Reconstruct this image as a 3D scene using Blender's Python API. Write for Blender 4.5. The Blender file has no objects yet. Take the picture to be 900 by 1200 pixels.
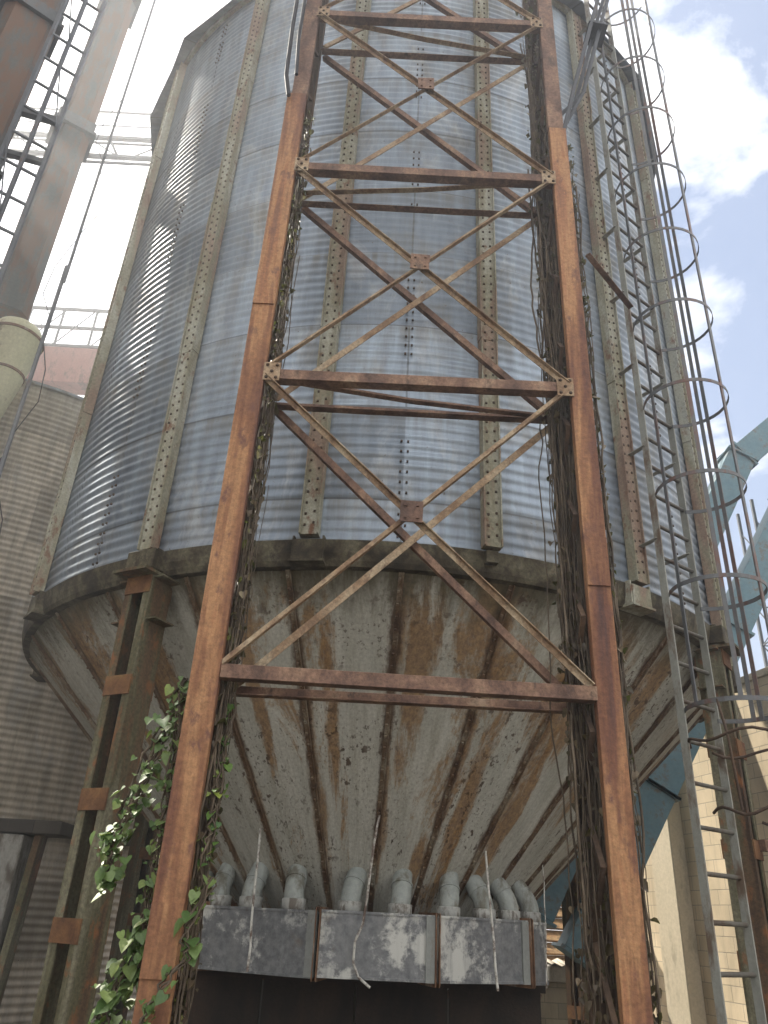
import bpy, math, random
from mathutils import Vector, Matrix
R = math.radians
PI = math.pi
random.seed(7)
S = bpy.context.scene
COL = S.collection

# ------------------------------------------------------------------ materials
class NT:
    def __init__(s, name):
        s.m = bpy.data.materials.new(name); s.m.use_nodes = True
        s.t = s.m.node_tree; s.b = s.t.nodes['Principled BSDF']
        s._tc = None
    def n(s, typ, **kw):
        nd = s.t.nodes.new(typ)
        for k, v in kw.items(): setattr(nd, k, v)
        return nd
    def l(s, a, b): s.t.links.new(a, b)
    def put(s, sock, v):
        if isinstance(v, bpy.types.NodeSocket): s.l(v, sock)
        elif isinstance(v, (tuple, list)) and sock.type == 'RGBA' and len(v) == 3: sock.default_value = (*v, 1)
        else: sock.default_value = v
    @property
    def co(s):
        if not s._tc: s._tc = s.n('ShaderNodeTexCoord')
        return s._tc.outputs['Object']
    def scale(s, v, sc, loc=(0, 0, 0)):
        mp = s.n('ShaderNodeMapping'); s.l(v, mp.inputs['Vector']); mp.inputs['Scale'].default_value = sc
        mp.inputs['Location'].default_value = loc
        return mp.outputs[0]
    def noise(s, v, scale=5, detail=4, rough=.55, dist=0):
        nd = s.n('ShaderNodeTexNoise'); s.l(v, nd.inputs['Vector'])
        nd.inputs['Scale'].default_value = scale; nd.inputs['Detail'].default_value = detail
        nd.inputs['Roughness'].default_value = rough; nd.inputs['Distortion'].default_value = dist
        return nd.outputs['Fac']
    def ramp(s, f, stops, interp='LINEAR'):
        nd = s.n('ShaderNodeValToRGB'); s.l(f, nd.inputs[0]); cr = nd.color_ramp; cr.interpolation = interp
        while len(cr.elements) < len(stops): cr.elements.new(.5)
        for e, (p, c) in zip(cr.elements, stops):
            e.position = p; e.color = (c, c, c, 1) if not isinstance(c, (tuple, list)) else (*c, 1)
        return nd.outputs[0]
    def mix(s, f, a, b, mode='MIX'):
        nd = s.n('ShaderNodeMix', data_type='RGBA', blend_type=mode)
        s.put(nd.inputs['Factor'], f); s.put(nd.inputs[6], a); s.put(nd.inputs[7], b)
        return nd.outputs[2]
    def math(s, op, a, b=0.0, c=0.0, clamp=False):
        nd = s.n('ShaderNodeMath', operation=op, use_clamp=clamp)
        s.put(nd.inputs[0], a); s.put(nd.inputs[1], b); s.put(nd.inputs[2], c)
        return nd.outputs[0]
    def sep(s, v):
        nd = s.n('ShaderNodeSeparateXYZ'); s.l(v, nd.inputs[0]); return nd.outputs
    def comb(s, x, y, z):
        nd = s.n('ShaderNodeCombineXYZ'); s.put(nd.inputs[0], x); s.put(nd.inputs[1], y); s.put(nd.inputs[2], z); return nd.outputs[0]
    def white(s, v):
        nd = s.n('ShaderNodeTexWhiteNoise', noise_dimensions='3D'); s.l(v, nd.inputs['Vector']); return nd.outputs['Value']
    def bump(s, h, st=.3, d=.01):
        nd = s.n('ShaderNodeBump'); s.l(h, nd.inputs['Height']); nd.inputs['Strength'].default_value = st; nd.inputs['Distance'].default_value = d
        s.l(nd.outputs[0], s.b.inputs['Normal'])
    def out(s, col, rough=.8, metal=0.0, spec=.3):
        s.put(s.b.inputs['Base Color'], col); s.put(s.b.inputs['Roughness'], rough); s.put(s.b.inputs['Metallic'], metal)
        s.b.inputs['Specular IOR Level'].default_value = spec
        return s.m

def rust(name, stops, sc=3.0, stretch=.25, fine=.35, rough=.8, edge=None):
    """weathered steel: broad blotches stretched along the vertical, fine grain, pits"""
    t = NT(name)
    v = t.scale(t.co, (1, 1, stretch))
    big = t.noise(v, sc, 5, .6, .3)
    col = t.ramp(big, stops)
    f = t.noise(t.co, 38, 4, .7)
    g = t.ramp(f, [(.3, 1 - fine), (.7, 1 + fine * .4)])
    col = t.mix(1.0, col, g, 'MULTIPLY')
    if edge:
        k = t.ramp(t.noise(t.scale(t.co, (1, 1, .5)), 9, 6, .7), [(.56, 0.0), (.66, 1.0)])
        col = t.mix(k, col, edge)
    t.bump(t.math('ADD', f, big), .5, .006)
    return t.out(col, rough)

def galvanised(name, base=(.44, .47, .50), ang=20.0, off=-8.0, rad=4.13, sheet=.92, dirt=(.22, .19, .13), metal=.55, rough=.42, dirt_lo=.62, lap=.55):
    """corrugated sheet: one tone per sheet, vertical run-off streaks, dirt and rust specks"""
    t = NT(name)
    x, y, z = t.sep(t.co)
    phi = t.math('ARCTAN2', x, t.math('MULTIPLY', y, -1))
    a = t.math('DIVIDE', t.math('SUBTRACT', phi, R(off)), R(ang))
    row = t.math('FLOOR', t.math('DIVIDE', z, sheet))
    sh = t.math('FLOOR', t.math('ADD', a, t.math('MULTIPLY', t.math('MODULO', row, 2.0), .5)))
    tone = t.white(t.comb(sh, row, 3.3))
    tone = t.ramp(tone, [(0, .70), (1, 1.16)])
    arc = t.math('MULTIPLY', phi, rad)
    cv = t.comb(arc, 0.0, z)
    streak = t.noise(t.scale(cv, (1, 1, .10)), 7, 6, .68)
    col = t.mix(1.0, base, t.ramp(streak, [(.3, .62), (.66, 1.18)]), 'MULTIPLY')
    col = t.mix(1.0, col, tone, 'MULTIPLY')
    # dull white oxide in runs and clouds
    ox = t.noise(t.scale(cv, (1, 1, .35), (4, 0, 2)), 2.4, 7, .72, .6)
    col = t.mix(t.ramp(ox, [(.52, 0.0), (.68, .55)]), col, (.46, .47, .48))
    # laps between courses and sheets
    zf = t.math('FRACT', t.math('DIVIDE', z, sheet))
    lapz = t.math('LESS_THAN', zf, .016)
    sf = t.math('FRACT', t.math('ADD', a, t.math('MULTIPLY', t.math('MODULO', row, 2.0), .5)))
    laps = t.math('LESS_THAN', t.math('ABSOLUTE', t.math('SUBTRACT', sf, .5)), .006)
    col = t.mix(t.math('MULTIPLY', t.math('MAXIMUM', lapz, laps), lap), col, (.05, .045, .04))
    blot = t.noise(t.scale(cv, (1, 1, .7)), 1.7, 7, .74, .5)
    dm = t.math('MULTIPLY', t.ramp(blot, [(dirt_lo - .14, 0.0), (dirt_lo + .12, .75)]), t.ramp(streak, [(.3, 1.0), (.7, .35)]))
    # grime washing down below each lap
    dm = t.math('MAXIMUM', dm, t.math('MULTIPLY', t.ramp(zf, [(.70, 0.0), (1.0, .5)]), t.ramp(streak, [(.42, .8), (.58, 0.0)])))
    col = t.mix(dm, col, dirt)
    spk = t.noise(cv, 26, 3, .6)
    col = t.mix(t.ramp(spk, [(.66, 0.0), (.72, .8)]), col, (.10, .065, .04))
    rg = t.math('ADD', t.math('MULTIPLY', streak, .35), rough - .12)
    rg = t.math('ADD', rg, t.math('MULTIPLY', t.math('ADD', dm, t.math('MULTIPLY', ox, .2)), .3))
    t.bump(t.math('ADD', t.noise(cv, 14, 3, .6), t.math('MULTIPLY', t.noise(t.scale(cv, (1, 1, 1.5)), 2.5, 3, .5), 1.5)), .16, .02)
    return t.out(col, rg, t.math('SUBTRACT', metal, t.math('MULTIPLY', dm, metal)), .4)

def hopper_mat():
    t = NT('weathered_hopper_plate')
    x, y, z = t.sep(t.co)
    phi = t.math('ARCTAN2', x, t.math('MULTIPLY', y, -1))
    a = t.math('DIVIDE', t.math('SUBTRACT', phi, R(2.3)), R(360 / 28))
    fr = t.math('FRACT', t.math('ADD', a, 10.5))
    ds = t.math('ABSOLUTE', t.math('SUBTRACT', fr, .5))          # 0 at a seam, .5 mid panel
    pan = t.white(t.comb(t.math('FLOOR', t.math('ADD', a, 10.5)), 1.1, 2.2))
    cv = t.comb(t.math('MULTIPLY', phi, 3.0), z, 0.0)
    blot = t.noise(t.scale(cv, (1.0, .55, 1)), 2.2, 7, .68, .4)
    run = t.noise(t.scale(cv, (1, .10, 1)), 9, 6, .7)
    base = t.mix(t.ramp(blot, [(.35, 0.0), (.65, 1.0)]), (.40, .40, .355), (.53, .525, .475))
    base = t.mix(t.ramp(run, [(.46, 0.0), (.62, .45)]), base, (.27, .255, .20))
    base = t.mix(t.ramp(t.noise(t.scale(cv, (1, .3, 1), (3, 1, 0)), 5, 7, .75, .3), [(.54, 0.0), (.64, .45)]), base, (.57, .565, .51))
    # rust fields on some panels
    fld = t.math('ADD', t.math('MULTIPLY', pan, .20), t.math('MULTIPLY', t.noise(t.scale(cv, (1, .45, 1)), 1.9, 8, .74, .6), 1.0))
    grain = t.noise(cv, 20, 6, .75)
    ochre = t.mix(t.ramp(grain, [(.35, 0.0), (.65, 1.0)]), (.13, .06, .024), (.36, .215, .085))
    base = t.mix(t.ramp(t.math('ADD', fld, t.math('MULTIPLY', t.math('SUBTRACT', grain, .5), .18)), [(.70, 0.0), (.78, .85)]), base, ochre)
    # rust bleeding along the lapped seams, wider on one side
    sd_ = t.math('SUBTRACT', fr, .5)
    sk = t.math('ABSOLUTE', t.math('SUBTRACT', sd_, .04))
    wob = t.math('ADD', ds, t.math('MULTIPLY', t.math('SUBTRACT', t.noise(t.scale(cv, (1, .5, 1)), 6, 7, .78), .5), .26))
    wob2 = t.math('ADD', sk, t.math('MULTIPLY', t.math('SUBTRACT', t.noise(t.scale(cv, (1, .25, 1), (5, 2, 0)), 4, 7, .75), .5), .75))
    base = t.mix(t.ramp(wob2, [(.0, .75), (.10, 0.0)]), base, ochre)
    base = t.mix(t.ramp(wob, [(.035, .92), (.085, 0.0)]), base, t.mix(grain, (.04, .026, .017), (.15, .085, .045)))
    # broad rust fields and the mossy stain under the ring, each with its own ragged outline
    dg = t.math('MULTIPLY', phi, 180 / PI)
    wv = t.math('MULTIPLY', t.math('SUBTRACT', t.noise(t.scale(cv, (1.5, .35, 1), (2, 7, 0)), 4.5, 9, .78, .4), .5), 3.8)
    for p0, z0_, sp, sz in ((31, 3.45, 9, .75), (6.0, 3.4, 2.8, .95), (19.5, 2.4, 2.4, 1.0), (31.5, 2.5, 2.4, .9), (45, 3.2, 4, .9), (-6.5, 3.1, 1.6, .7), (-18, 3.3, 1.6, .8), (13, 2.05, 2.2, .3), (-33, 3.4, 3, .8)):
        d1 = t.math('DIVIDE', t.math('SUBTRACT', dg, p0), sp); d2 = t.math('DIVIDE', t.math('SUBTRACT', z, z0_), sz)
        dd = t.math('ADD', t.math('ADD', t.math('MULTIPLY', d1, d1), t.math('MULTIPLY', d2, d2)), wv)
        base = t.mix(t.ramp(dd, [(.30, .85), (.80, 0.0)]), base, ochre)
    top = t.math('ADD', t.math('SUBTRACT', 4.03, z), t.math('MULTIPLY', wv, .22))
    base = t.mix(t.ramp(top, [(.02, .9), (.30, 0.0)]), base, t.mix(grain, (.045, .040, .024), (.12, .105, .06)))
    zone = t.ramp(t.noise(cv, 1.3, 4, .6), [(.42, 0.0), (.58, 1.0)])
    pit = t.noise(cv, 11, 3, .6)
    base = t.mix(t.math('MULTIPLY', zone, t.ramp(pit, [(.60, 0.0), (.65, .9)])), base, (.07, .04, .024))
    pit2 = t.noise(cv, 27, 3, .65)
    base = t.mix(t.math('MULTIPLY', zone, t.ramp(pit2, [(.58, 0.0), (.64, .75)])), base, (.075, .052, .035))
    base = t.mix(1.0, base, t.ramp(t.noise(cv, 45, 4, .7), [(.3, .75), (.7, 1.12)]), 'MULTIPLY')
    t.bump(t.math('ADD', blot, t.math('MULTIPLY', pit, .6)), .35, .02)
    return t.out(base, .72, 0.0, .3)

def duct_mat():
    t = NT('zinc_duct_with_white_bloom')
    cv = t.co
    blot = t.noise(t.scale(cv, (1, 1, .8)), 2.6, 6, .62, .3)
    fine = t.noise(cv, 16, 6, .75)
    base = t.mix(t.ramp(fine, [(.35, 0.0), (.68, 1.0)]), (.095, .10, .108), (.23, .235, .235))
    run = t.noise(t.scale(cv, (1, 1, .08)), 12, 4, .6)
    base = t.mix(t.ramp(run, [(.5, 0.0), (.7, .5)]), base, (.20, .20, .195))
    w = t.math('ADD', blot, t.math('MULTIPLY', t.math('SUBTRACT', fine, .5), .35))
    wm = t.math('MULTIPLY', t.ramp(w, [(.53, 0.0), (.62, 1.0)]), t.ramp(run, [(.34, .45), (.55, 1.0)]))
    base = t.mix(wm, base, (.50, .50, .465))
    base = t.mix(t.ramp(t.noise(cv, 5, 4, .6), [(.62, 0.0), (.75, .5)]), base, (.13, .09, .06))
    t.bump(fine, .2, .006)
    return t.out(base, t.math('ADD', t.math('MULTIPLY', wm, .3), .5), t.math('MULTIPLY_ADD', wm, -.12, .12), .4)

def painted(name, c1, c2, spot=(.12, .06, .035), lo=.63, rough=.55, stretch=.4, sc=3):
    t = NT(name)
    v = t.scale(t.co, (1, 1, stretch))
    n = t.noise(v, sc, 6, .65, .2)
    col = t.mix(t.ramp(n, [(.3, 0.0), (.7, 1.0)]), c1, c2)
    f = t.noise(t.co, 22, 5, .7)
    col = t.mix(1.0, col, t.ramp(f, [(.3, .8), (.7, 1.08)]), 'MULTIPLY')
    s = t.math('ADD', t.math('MULTIPLY', n, .5), t.math('MULTIPLY', t.noise(v, sc * 3, 6, .7), .55))
    col = t.mix(t.ramp(s, [(lo - .05, 0.0), (lo + .04, .9)]), col, spot)
    t.bump(f, .25, .005)
    return t.out(col, rough)

def block_mat(name, c1, c2, mortar, bw=.40, bh=.20, axis='x', paint=True, grime=.5):
    t = NT(name)
    x, y, z = t.sep(t.co)
    u = x if axis == 'x' else y
    v = t.comb(u, z, 0.0)
    br = t.n('ShaderNodeTexBrick'); t.l(v, br.inputs['Vector'])
    br.inputs['Scale'].default_value = 1.0; br.inputs['Brick Width'].default_value = bw; br.inputs['Row Height'].default_value = bh
    br.inputs['Mortar Size'].default_value = .007; br.inputs['Mortar Smooth'].default_value = .3
    br.inputs['Color1'].default_value = (*c1, 1); br.inputs['Color2'].default_value = (*c2, 1); br.inputs['Mortar'].default_value = (*mortar, 1)
    n = t.noise(t.scale(t.co, (1, 1, .5)), 1.3, 7, .68, .4)
    col = t.mix(1.0, br.outputs['Color'], t.ramp(n, [(.3, 1 - grime), (.65, 1.06)]), 'MULTIPLY')
    run = t.noise(t.scale(t.co, (1, 1, .07)), 5, 5, .65)
    col = t.mix(t.ramp(run, [(.55, 0.0), (.75, .45)]), col, (.13, .12, .09))
    t.bump(t.math('ADD', t.math('MULTIPLY', br.outputs['Fac'], -1.0), t.math('MULTIPLY', t.noise(t.co, 30, 4, .7), .5)), .5, .008)
    return t.out(col, .9)

def leaf_mat(name, a, b, c):
    t = NT(name)
    g = t.n('ShaderNodeNewGeometry')
    r = g.outputs['Random Per Island']
    col = t.ramp(r, [(0, a), (.55, b), (1, c)])
    n = t.noise(t.co, 60, 3, .6)
    col = t.mix(1.0, col, t.ramp(n, [(.3, .8), (.7, 1.15)]), 'MULTIPLY')
    t.out(col, .46, 0.0, .45)
    tr = t.n('ShaderNodeBsdfTranslucent'); t.l(t.mix(.5, col, (.16, .24, .03)), tr.inputs[0])
    mx = t.n('ShaderNodeMixShader'); mx.inputs[0].default_value = .3
    t.l(t.b.outputs[0], mx.inputs[1]); t.l(tr.outputs[0], mx.inputs[2])
    t.l(mx.outputs[0], t.t.nodes['Material Output'].inputs['Surface'])
    return t.m

M = {}
M['sheet'] = galvanised('galvanised_corrugated_sheet', base=(.26, .305, .36), rough=.40)
M['old_sheet'] = galvanised('dull_corrugated_sheet', base=(.52, .465, .385), lap=.12, ang=15, off=-20, rad=4.6, metal=.25, rough=.6, dirt=(.16, .135, .09), dirt_lo=.54)
M['roof'] = galvanised('roof_sheet', base=(.18, .205, .25), metal=.4, rough=.5)
M['hopper'] = hopper_mat()
M['seam'] = rust('hopper_seam_rust', [(.32, (.07, .042, .027)), (.48, (.15, .09, .05)), (.60, (.24, .19, .13)), (.72, (.31, .29, .24))], 6, .4, .5)
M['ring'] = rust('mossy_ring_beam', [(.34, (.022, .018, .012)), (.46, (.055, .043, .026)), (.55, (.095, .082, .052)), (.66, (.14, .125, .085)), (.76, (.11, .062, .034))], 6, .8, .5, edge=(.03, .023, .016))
M['stiff'] = rust('lichen_galvanised_channel', [(.28, (.19, .125, .09)), (.40, (.27, .20, .15)), (.48, (.25, .235, .165)), (.58, (.36, .355, .29)), (.7, (.30, .31, .28))], 3.2, .22, edge=(.16, .085, .05))
M['column'] = rust('column_peeling_rust', [(.30, (.045, .028, .018)), (.43, (.12, .075, .042)), (.52, (.105, .098, .055)), (.60, (.20, .185, .125)), (.70, (.12, .115, .065))], 4.5, .10, .55, edge=(.20, .085, .035))
M['batten'] = rust('batten_rust', [(.3, (.09, .042, .024)), (.55, (.20, .10, .045)), (.75, (.23, .16, .07))], 5, .8)
M['orange'] = rust('orange_rust', [(.30, (.075, .040, .036)), (.40, (.15, .066, .040)), (.48, (.24, .115, .058)), (.55, (.36, .195, .095)), (.61, (.29, .135, .066)), (.70, (.17, .085, .056))], 6.0, .085, .36, rough=.75, edge=(.13, .062, .045))
M['brown'] = rust('brown_rust', [(.30, (.075, .046, .037)), (.48, (.17, .10, .072)), (.60, (.25, .155, .105)), (.72, (.32, .23, .16))], 5, .6, .5, edge=(.07, .045, .035))
M['brace'] = rust('tan_rust', [(.30, (.15, .09, .055)), (.46, (.27, .18, .11)), (.58, (.37, .28, .185)), (.72, (.42, .35, .25))], 5, .6, .5, edge=(.14, .085, .055))
M['darkrust'] = rust('dark_rust', [(.25, (.03, .021, .017)), (.5, (.07, .045, .03)), (.75, (.13, .082, .05))], 6, .4, .4)
M['duct'] = duct_mat()
M['flange'] = rust('duct_flange_rust', [(.3, (.10, .05, .03)), (.55, (.23, .13, .075)), (.75, (.36, .32, .27))], 9, .5)
M['pipe'] = painted('grey_pvc', (.26, .285, .27), (.35, .37, .345), spot=(.13, .12, .09), lo=.58, rough=.45)
M['collar'] = painted('pale_collar', (.28, .285, .27), (.50, .50, .46), spot=(.12, .10, .08), lo=.56, rough=.7, sc=7)
M['rod'] = painted('flaking_white_rod', (.5, .49, .44), (.66, .65, .60), spot=(.09, .05, .035), lo=.55, rough=.8, stretch=.7, sc=5)
M['ladder'] = painted('grey_ladder_steel', (.22, .225, .20), (.34, .345, .31), spot=(.12, .075, .045), lo=.58, rough=.55)
M['rung'] = painted('dark_rung', (.085, .08, .07), (.16, .15, .125), spot=(.07, .045, .03), lo=.56, rough=.6)
M['hoop'] = painted('hoop_steel', (.09, .097, .105), (.155, .158, .16), spot=(.14, .07, .05), lo=.58, rough=.55)
M['teal'] = painted('faded_blue_green_paint', (.10, .185, .225), (.15, .235, .265), spot=(.13, .10, .075), lo=.60, rough=.6, stretch=1, sc=4)
M['trunk'] = painted('faded_elevator_paint', (.08, .088, .086), (.135, .128, .11), spot=(.14, .075, .045), lo=.51, rough=.7, stretch=.25, sc=3)
M['trunkdark'] = painted('elevator_flange', (.07, .075, .08), (.11, .115, .115), lo=.62)
M['cream'] = painted('cream_cone_paint', (.50, .48, .30), (.60, .58, .40), spot=(.24, .17, .09), lo=.63, rough=.6)
M['steel'] = painted('dull_steel', (.10, .11, .125), (.16, .165, .175), lo=.64)
M['redbeam'] = painted('red_oxide_beam', (.28, .105, .085), (.36, .155, .12), spot=(.12, .06, .05), lo=.6)
M['wall'] = block_mat('painted_block_wall', (.52, .43, .30), (.59, .49, .35), (.30, .26, .20), .40, .20, 'x', grime=.35)
M['plaster'] = painted('plaster_pier', (.40, .35, .26), (.48, .42, .32), spot=(.26, .23, .17), lo=.6, rough=.9, sc=2)
M['lowwall'] = block_mat('raw_block_wall', (.24, .22, .17), (.29, .26, .20), (.15, .14, .11), .40, .20, 'x', grime=.5)
M['darkwall'] = block_mat('dark_block_wall', (.055, .05, .045), (.075, .066, .055), (.04, .037, .033), .40, .20, 'x', grime=.5)  # near-black tone stands for shade below the duct; the lintel borrows it
M['concrete'] = painted('stained_concrete', (.20, .195, .175), (.34, .33, .30), spot=(.09, .075, .06), lo=.56, rough=.95, sc=2.5)
M['ground'] = painted('packed_dirt', (.15, .128, .095), (.21, .18, .135), spot=(.10, .085, .06), lo=.6, rough=1.0, stretch=1, sc=.8)
M['timber'] = painted('weathered_timber', (.25, .13, .065), (.42, .30, .16), spot=(.10, .055, .03), lo=.55, rough=.9, stretch=2.5, sc=4)
M['perf'] = painted('grey_panel', (.20, .21, .20), (.27, .28, .26), lo=.62)
M['stem'] = rust('vine_bark', [(.3, (.045, .034, .024)), (.55, (.10, .076, .052)), (.75, (.20, .16, .115))], 14, .3)
M['dead'] = leaf_mat('dry_leaf', (.045, .032, .02), (.085, .058, .036), (.19, .14, .09))
M['leaf'] = leaf_mat('ivy_leaf', (.06, .115, .032), (.12, .19, .06), (.22, .28, .09))
M['leafy'] = leaf_mat('young_ivy_leaf', (.045, .11, .025), (.10, .18, .035), (.24, .29, .05))
M['black'] = painted('black_cable', (.02, .021, .025), (.03, .03, .034), rough=.7)
M['pitshade'] = rust('pit_shade_steel', [(.3, (.012, .010, .009)), (.5, (.028, .021, .017)), (.7, (.055, .036, .026))], 4, .4)  # near-black colour painted in for the shade under the duct
M['spout'] = painted('dark_spout_steel', (.045, .05, .058), (.075, .08, .09), lo=.64, rough=.7)
M['cladding'] = painted('dark_wall_cladding', (.10, .095, .085), (.15, .14, .125), lo=.62, rough=.7)

# ------------------------------------------------------------------ mesh builder
class MB:
    def __init__(s): s.v = []; s.f = []; s.sm = []
    def add(s, vs, fs, smooth=False):
        b = len(s.v); s.v += [tuple(v) for v in vs]
        s.f += [tuple(i + b for i in f) for f in fs]; s.sm += [smooth] * len(fs); return s
    def box(s, c, size, m=None):
        hx, hy, hz = (q / 2 for q in size); c = Vector(c)
        vs = [Vector((x, y, z)) for x in (-hx, hx) for y in (-hy, hy) for z in (-hz, hz)]
        if m is not None: vs = [m @ v for v in vs]
        return s.add([c + v for v in vs], [(0, 1, 3, 2), (4, 6, 7, 5), (0, 4, 5, 1), (2, 3, 7, 6), (0, 2, 6, 4), (1, 5, 7, 3)])
    def frame(s, p0, p1, up):
        p0, p1 = Vector(p0), Vector(p1); d = (p1 - p0).normalized(); up = Vector(up)
        sx = d.cross(up)
        if sx.length < 1e-4: sx = d.cross(Vector((1, 0, 0)))
        sx.normalize(); sy = sx.cross(d).normalized()
        return p0, p1, sx, sy
    def extrude(s, poly, p0, p1, up=(0, 0, 1), caps=True):
        """poly: (sideways, up) outline swept from p0 to p1"""
        p0, p1, sx, sy = s.frame(p0, p1, up); n = len(poly)
        vs = [p0 + sx * a + sy * b for a, b in poly] + [p1 + sx * a + sy * b for a, b in poly]
        fs = [(i, (i + 1) % n, n + (i + 1) % n, n + i) for i in range(n)]
        if caps: fs += [tuple(range(n - 1, -1, -1)), tuple(range(n, 2 * n))]
        return s.add(vs, fs)
    def bar(s, p0, p1, w, h, up=(0, 0, 1)):
        return s.extrude([(-w / 2, -h / 2), (w / 2, -h / 2), (w / 2, h / 2), (-w / 2, h / 2)], p0, p1, up)
    def angle(s, p0, p1, a, t, up=(0, 0, 1), fx=1, fy=1):
        P = [(0, 0), (a, 0), (a, t), (t, t), (t, a), (0, a)]
        return s.extrude([(x * fx, y * fy) for x, y in P], p0, p1, up)
    def channel(s, p0, p1, w, d, t, up=(0, 0, 1)):
        """web of width w sideways at up=0, lips rising d along up"""
        h = w / 2
        return s.extrude([(-h, 0), (h, 0), (h, d), (h - t, d), (h - t, t), (-h + t, t), (-h + t, d), (-h, d)], p0, p1, up)
    def tube(s, pts, r, n=6, closed=False, smooth=True):
        pts = [Vector(p) for p in pts]; k = len(pts); vs = []; fs = []
        rr = r if isinstance(r, (list, tuple)) else [r] * k
        ref = None
        for i, p in enumerate(pts):
            a = pts[i - 1] if (i or closed) else p; b = pts[(i + 1) % k] if (i < k - 1 or closed) else p
            d = (b - a).normalized()
            if ref is None: ref = d.orthogonal().normalized()
            ref = (ref - d * ref.dot(d)).normalized(); q = d.cross(ref)
            vs += [p + (ref * math.cos(2 * PI * j / n) + q * math.sin(2 * PI * j / n)) * rr[i] for j in range(n)]
        for i in range(k if closed else k - 1):
            a = i * n; b = ((i + 1) % k) * n
            fs += [(a + j, a + (j + 1) % n, b + (j + 1) % n, b + j) for j in range(n)]
        s.add(vs, fs, smooth)
        if not closed:
            s.add(vs[:n], [tuple(range(n - 1, -1, -1))]); s.add(vs[-n:], [tuple(range(n))])
        return s
    def lathe(s, prof, c=(0, 0, 0), n=64, a0=0.0, a1=2 * PI, smooth=True):
        """prof: (radius, z)"""
        full = abs(a1 - a0 - 2 * PI) < 1e-6; m = n if full else n + 1; c = Vector(c); vs = []; fs = []
        for rd, z in prof:
            for j in range(m):
                a = a0 + (a1 - a0) * j / n; vs.append(c + Vector((rd * math.sin(a), -rd * math.cos(a), z)))
        for i in range(len(prof) - 1):
            for j in range(n):
                j2 = (j + 1) % m
                fs.append((i * m + j, i * m + j2, (i + 1) * m + j2, (i + 1) * m + j))
        return s.add(vs, fs, smooth)
    def at_face(s, p):
        s.v = [(p[0] + x, p[1] - z, p[2] + y) for x, y, z in s.v]; return s
    def build(s, name, m, parent=None, bevel=0.0):
        me = bpy.data.meshes.new(name)
        root = parent
        while root is not None and root.parent is not None: root = root.parent
        o0 = root.location if root is not None else Vector((0, 0, 0))
        me.from_pydata([Vector(v) - o0 for v in s.v], [], s.f)
        me.polygons.foreach_set('use_smooth', s.sm); me.materials.append(M[m] if isinstance(m, str) else m); me.update()
        o = bpy.data.objects.new(name, me); COL.objects.link(o)
        if parent is not None: o.parent = parent
        if bevel:
            b = o.modifiers.new('edge', 'BEVEL'); b.width = bevel; b.segments = 1; b.limit_method = 'ANGLE'
        return o

def thing(name, label, cat, loc=(0, 0, 0), group=None):
    o = bpy.data.objects.new(name, None); o.location = loc; COL.objects.link(o)
    o['label'] = label; o['category'] = cat
    if group: o['group'] = group
    return o
def tag(o, label, cat, group=None):
    o['label'] = label; o['category'] = cat
    if group: o['group'] = group
    return o
def structure(o): o['kind'] = 'structure'; return o

def pol(phi, rad, z, c=(0, 9.6)):
    return Vector((c[0] + rad * math.sin(R(phi)), c[1] - rad * math.cos(R(phi)), z))
def radial(phi): return Vector((math.sin(R(phi)), -math.cos(R(phi)), 0))
def tang(phi): return Vector((math.cos(R(phi)), math.sin(R(phi)), 0))
def rotz(phi): return Matrix.Rotation(R(phi), 3, 'Z')          # maps -Y to radial(phi)

# ------------------------------------------------------------------ camera
cam = bpy.data.cameras.new('camera'); co = bpy.data.objects.new('camera', cam); COL.objects.link(co)
cam.sensor_fit = 'VERTICAL'; cam.sensor_height = 36; cam.sensor_width = 27; cam.lens = 27
cam.clip_start = .05; cam.clip_end = 3000
cx = Vector((0.9986, -0.02471, 0.04674)); cu = Vector((-0.05287, -0.46672, 0.88282)); cf = Vector((0, 0.88406, 0.46738))
co.matrix_world = Matrix(((cx.x, cu.x, -cf.x, 0), (cx.y, cu.y, -cf.y, 0), (cx.z, cu.z, -cf.z, 1.6), (0, 0, 0, 1)))
S.camera = co

# ------------------------------------------------------------------ ground
g = MB(); g.add([(-600, -600, 0), (600, -600, 0), (600, 600, 0), (-600, 600, 0)], [(0, 1, 2, 3)])
structure(g.build('ground', 'ground'))

# ------------------------------------------------------------------ main silo
silo = thing('grain_silo', 'large galvanised corrugated grain silo with a rusty hopper bottom, behind the lattice tower', 'silo', (0, 9.6, 0))
RS, Z0, Z1, PITCH = 4.13, 4.22, 12.72, .1
def corrugated(rad, z0, z1, n_ang, c, per=8, amp=.0085, dent=0.0):
    b = MB(); k = int(round((z1 - z0) / PITCH)) * per
    prof = [(rad + amp * math.sin(2 * PI * i / per), z0 + (z1 - z0) * i / k) for i in range(k + 1)]
    b.lathe(prof, c, n_ang)
    if dent:
        vv = []
        for x, y, z in b.v:
            a = math.atan2(x - c[0], -(y - c[1])); r = math.hypot(x - c[0], y - c[1])
            d = dent * (math.sin(a * 9 + z * .7) + .7 * math.sin(a * 17 - z * 1.3 + 1) + .5 * math.sin(a * 31 + z * 2.1))
            vv.append((c[0] + (r + d) * math.sin(a), c[1] - (r + d) * math.cos(a), z))
        b.v = vv
    return b
corrugated(RS, Z0, Z1, 162, (0, 9.6, 0), amp=.0072, dent=.0022).build('silo_wall', 'sheet', silo)
roof = MB(); n = 54
ring = []
for j in range(n):
    # the eave sheets are bent: every third one lifts
    k = j % 3; rr = 4.30 + (.07 if k == 0 else .0) + random.uniform(-.01, .015); zz = 12.62 + (.06 if k == 0 else 0) + random.uniform(-.02, .02)
    ring.append(pol(j * 360 / n - 8, rr, zz))
mid = [pol(j * 360 / n - 8, 4.05, 12.86) for j in range(n)]
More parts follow.
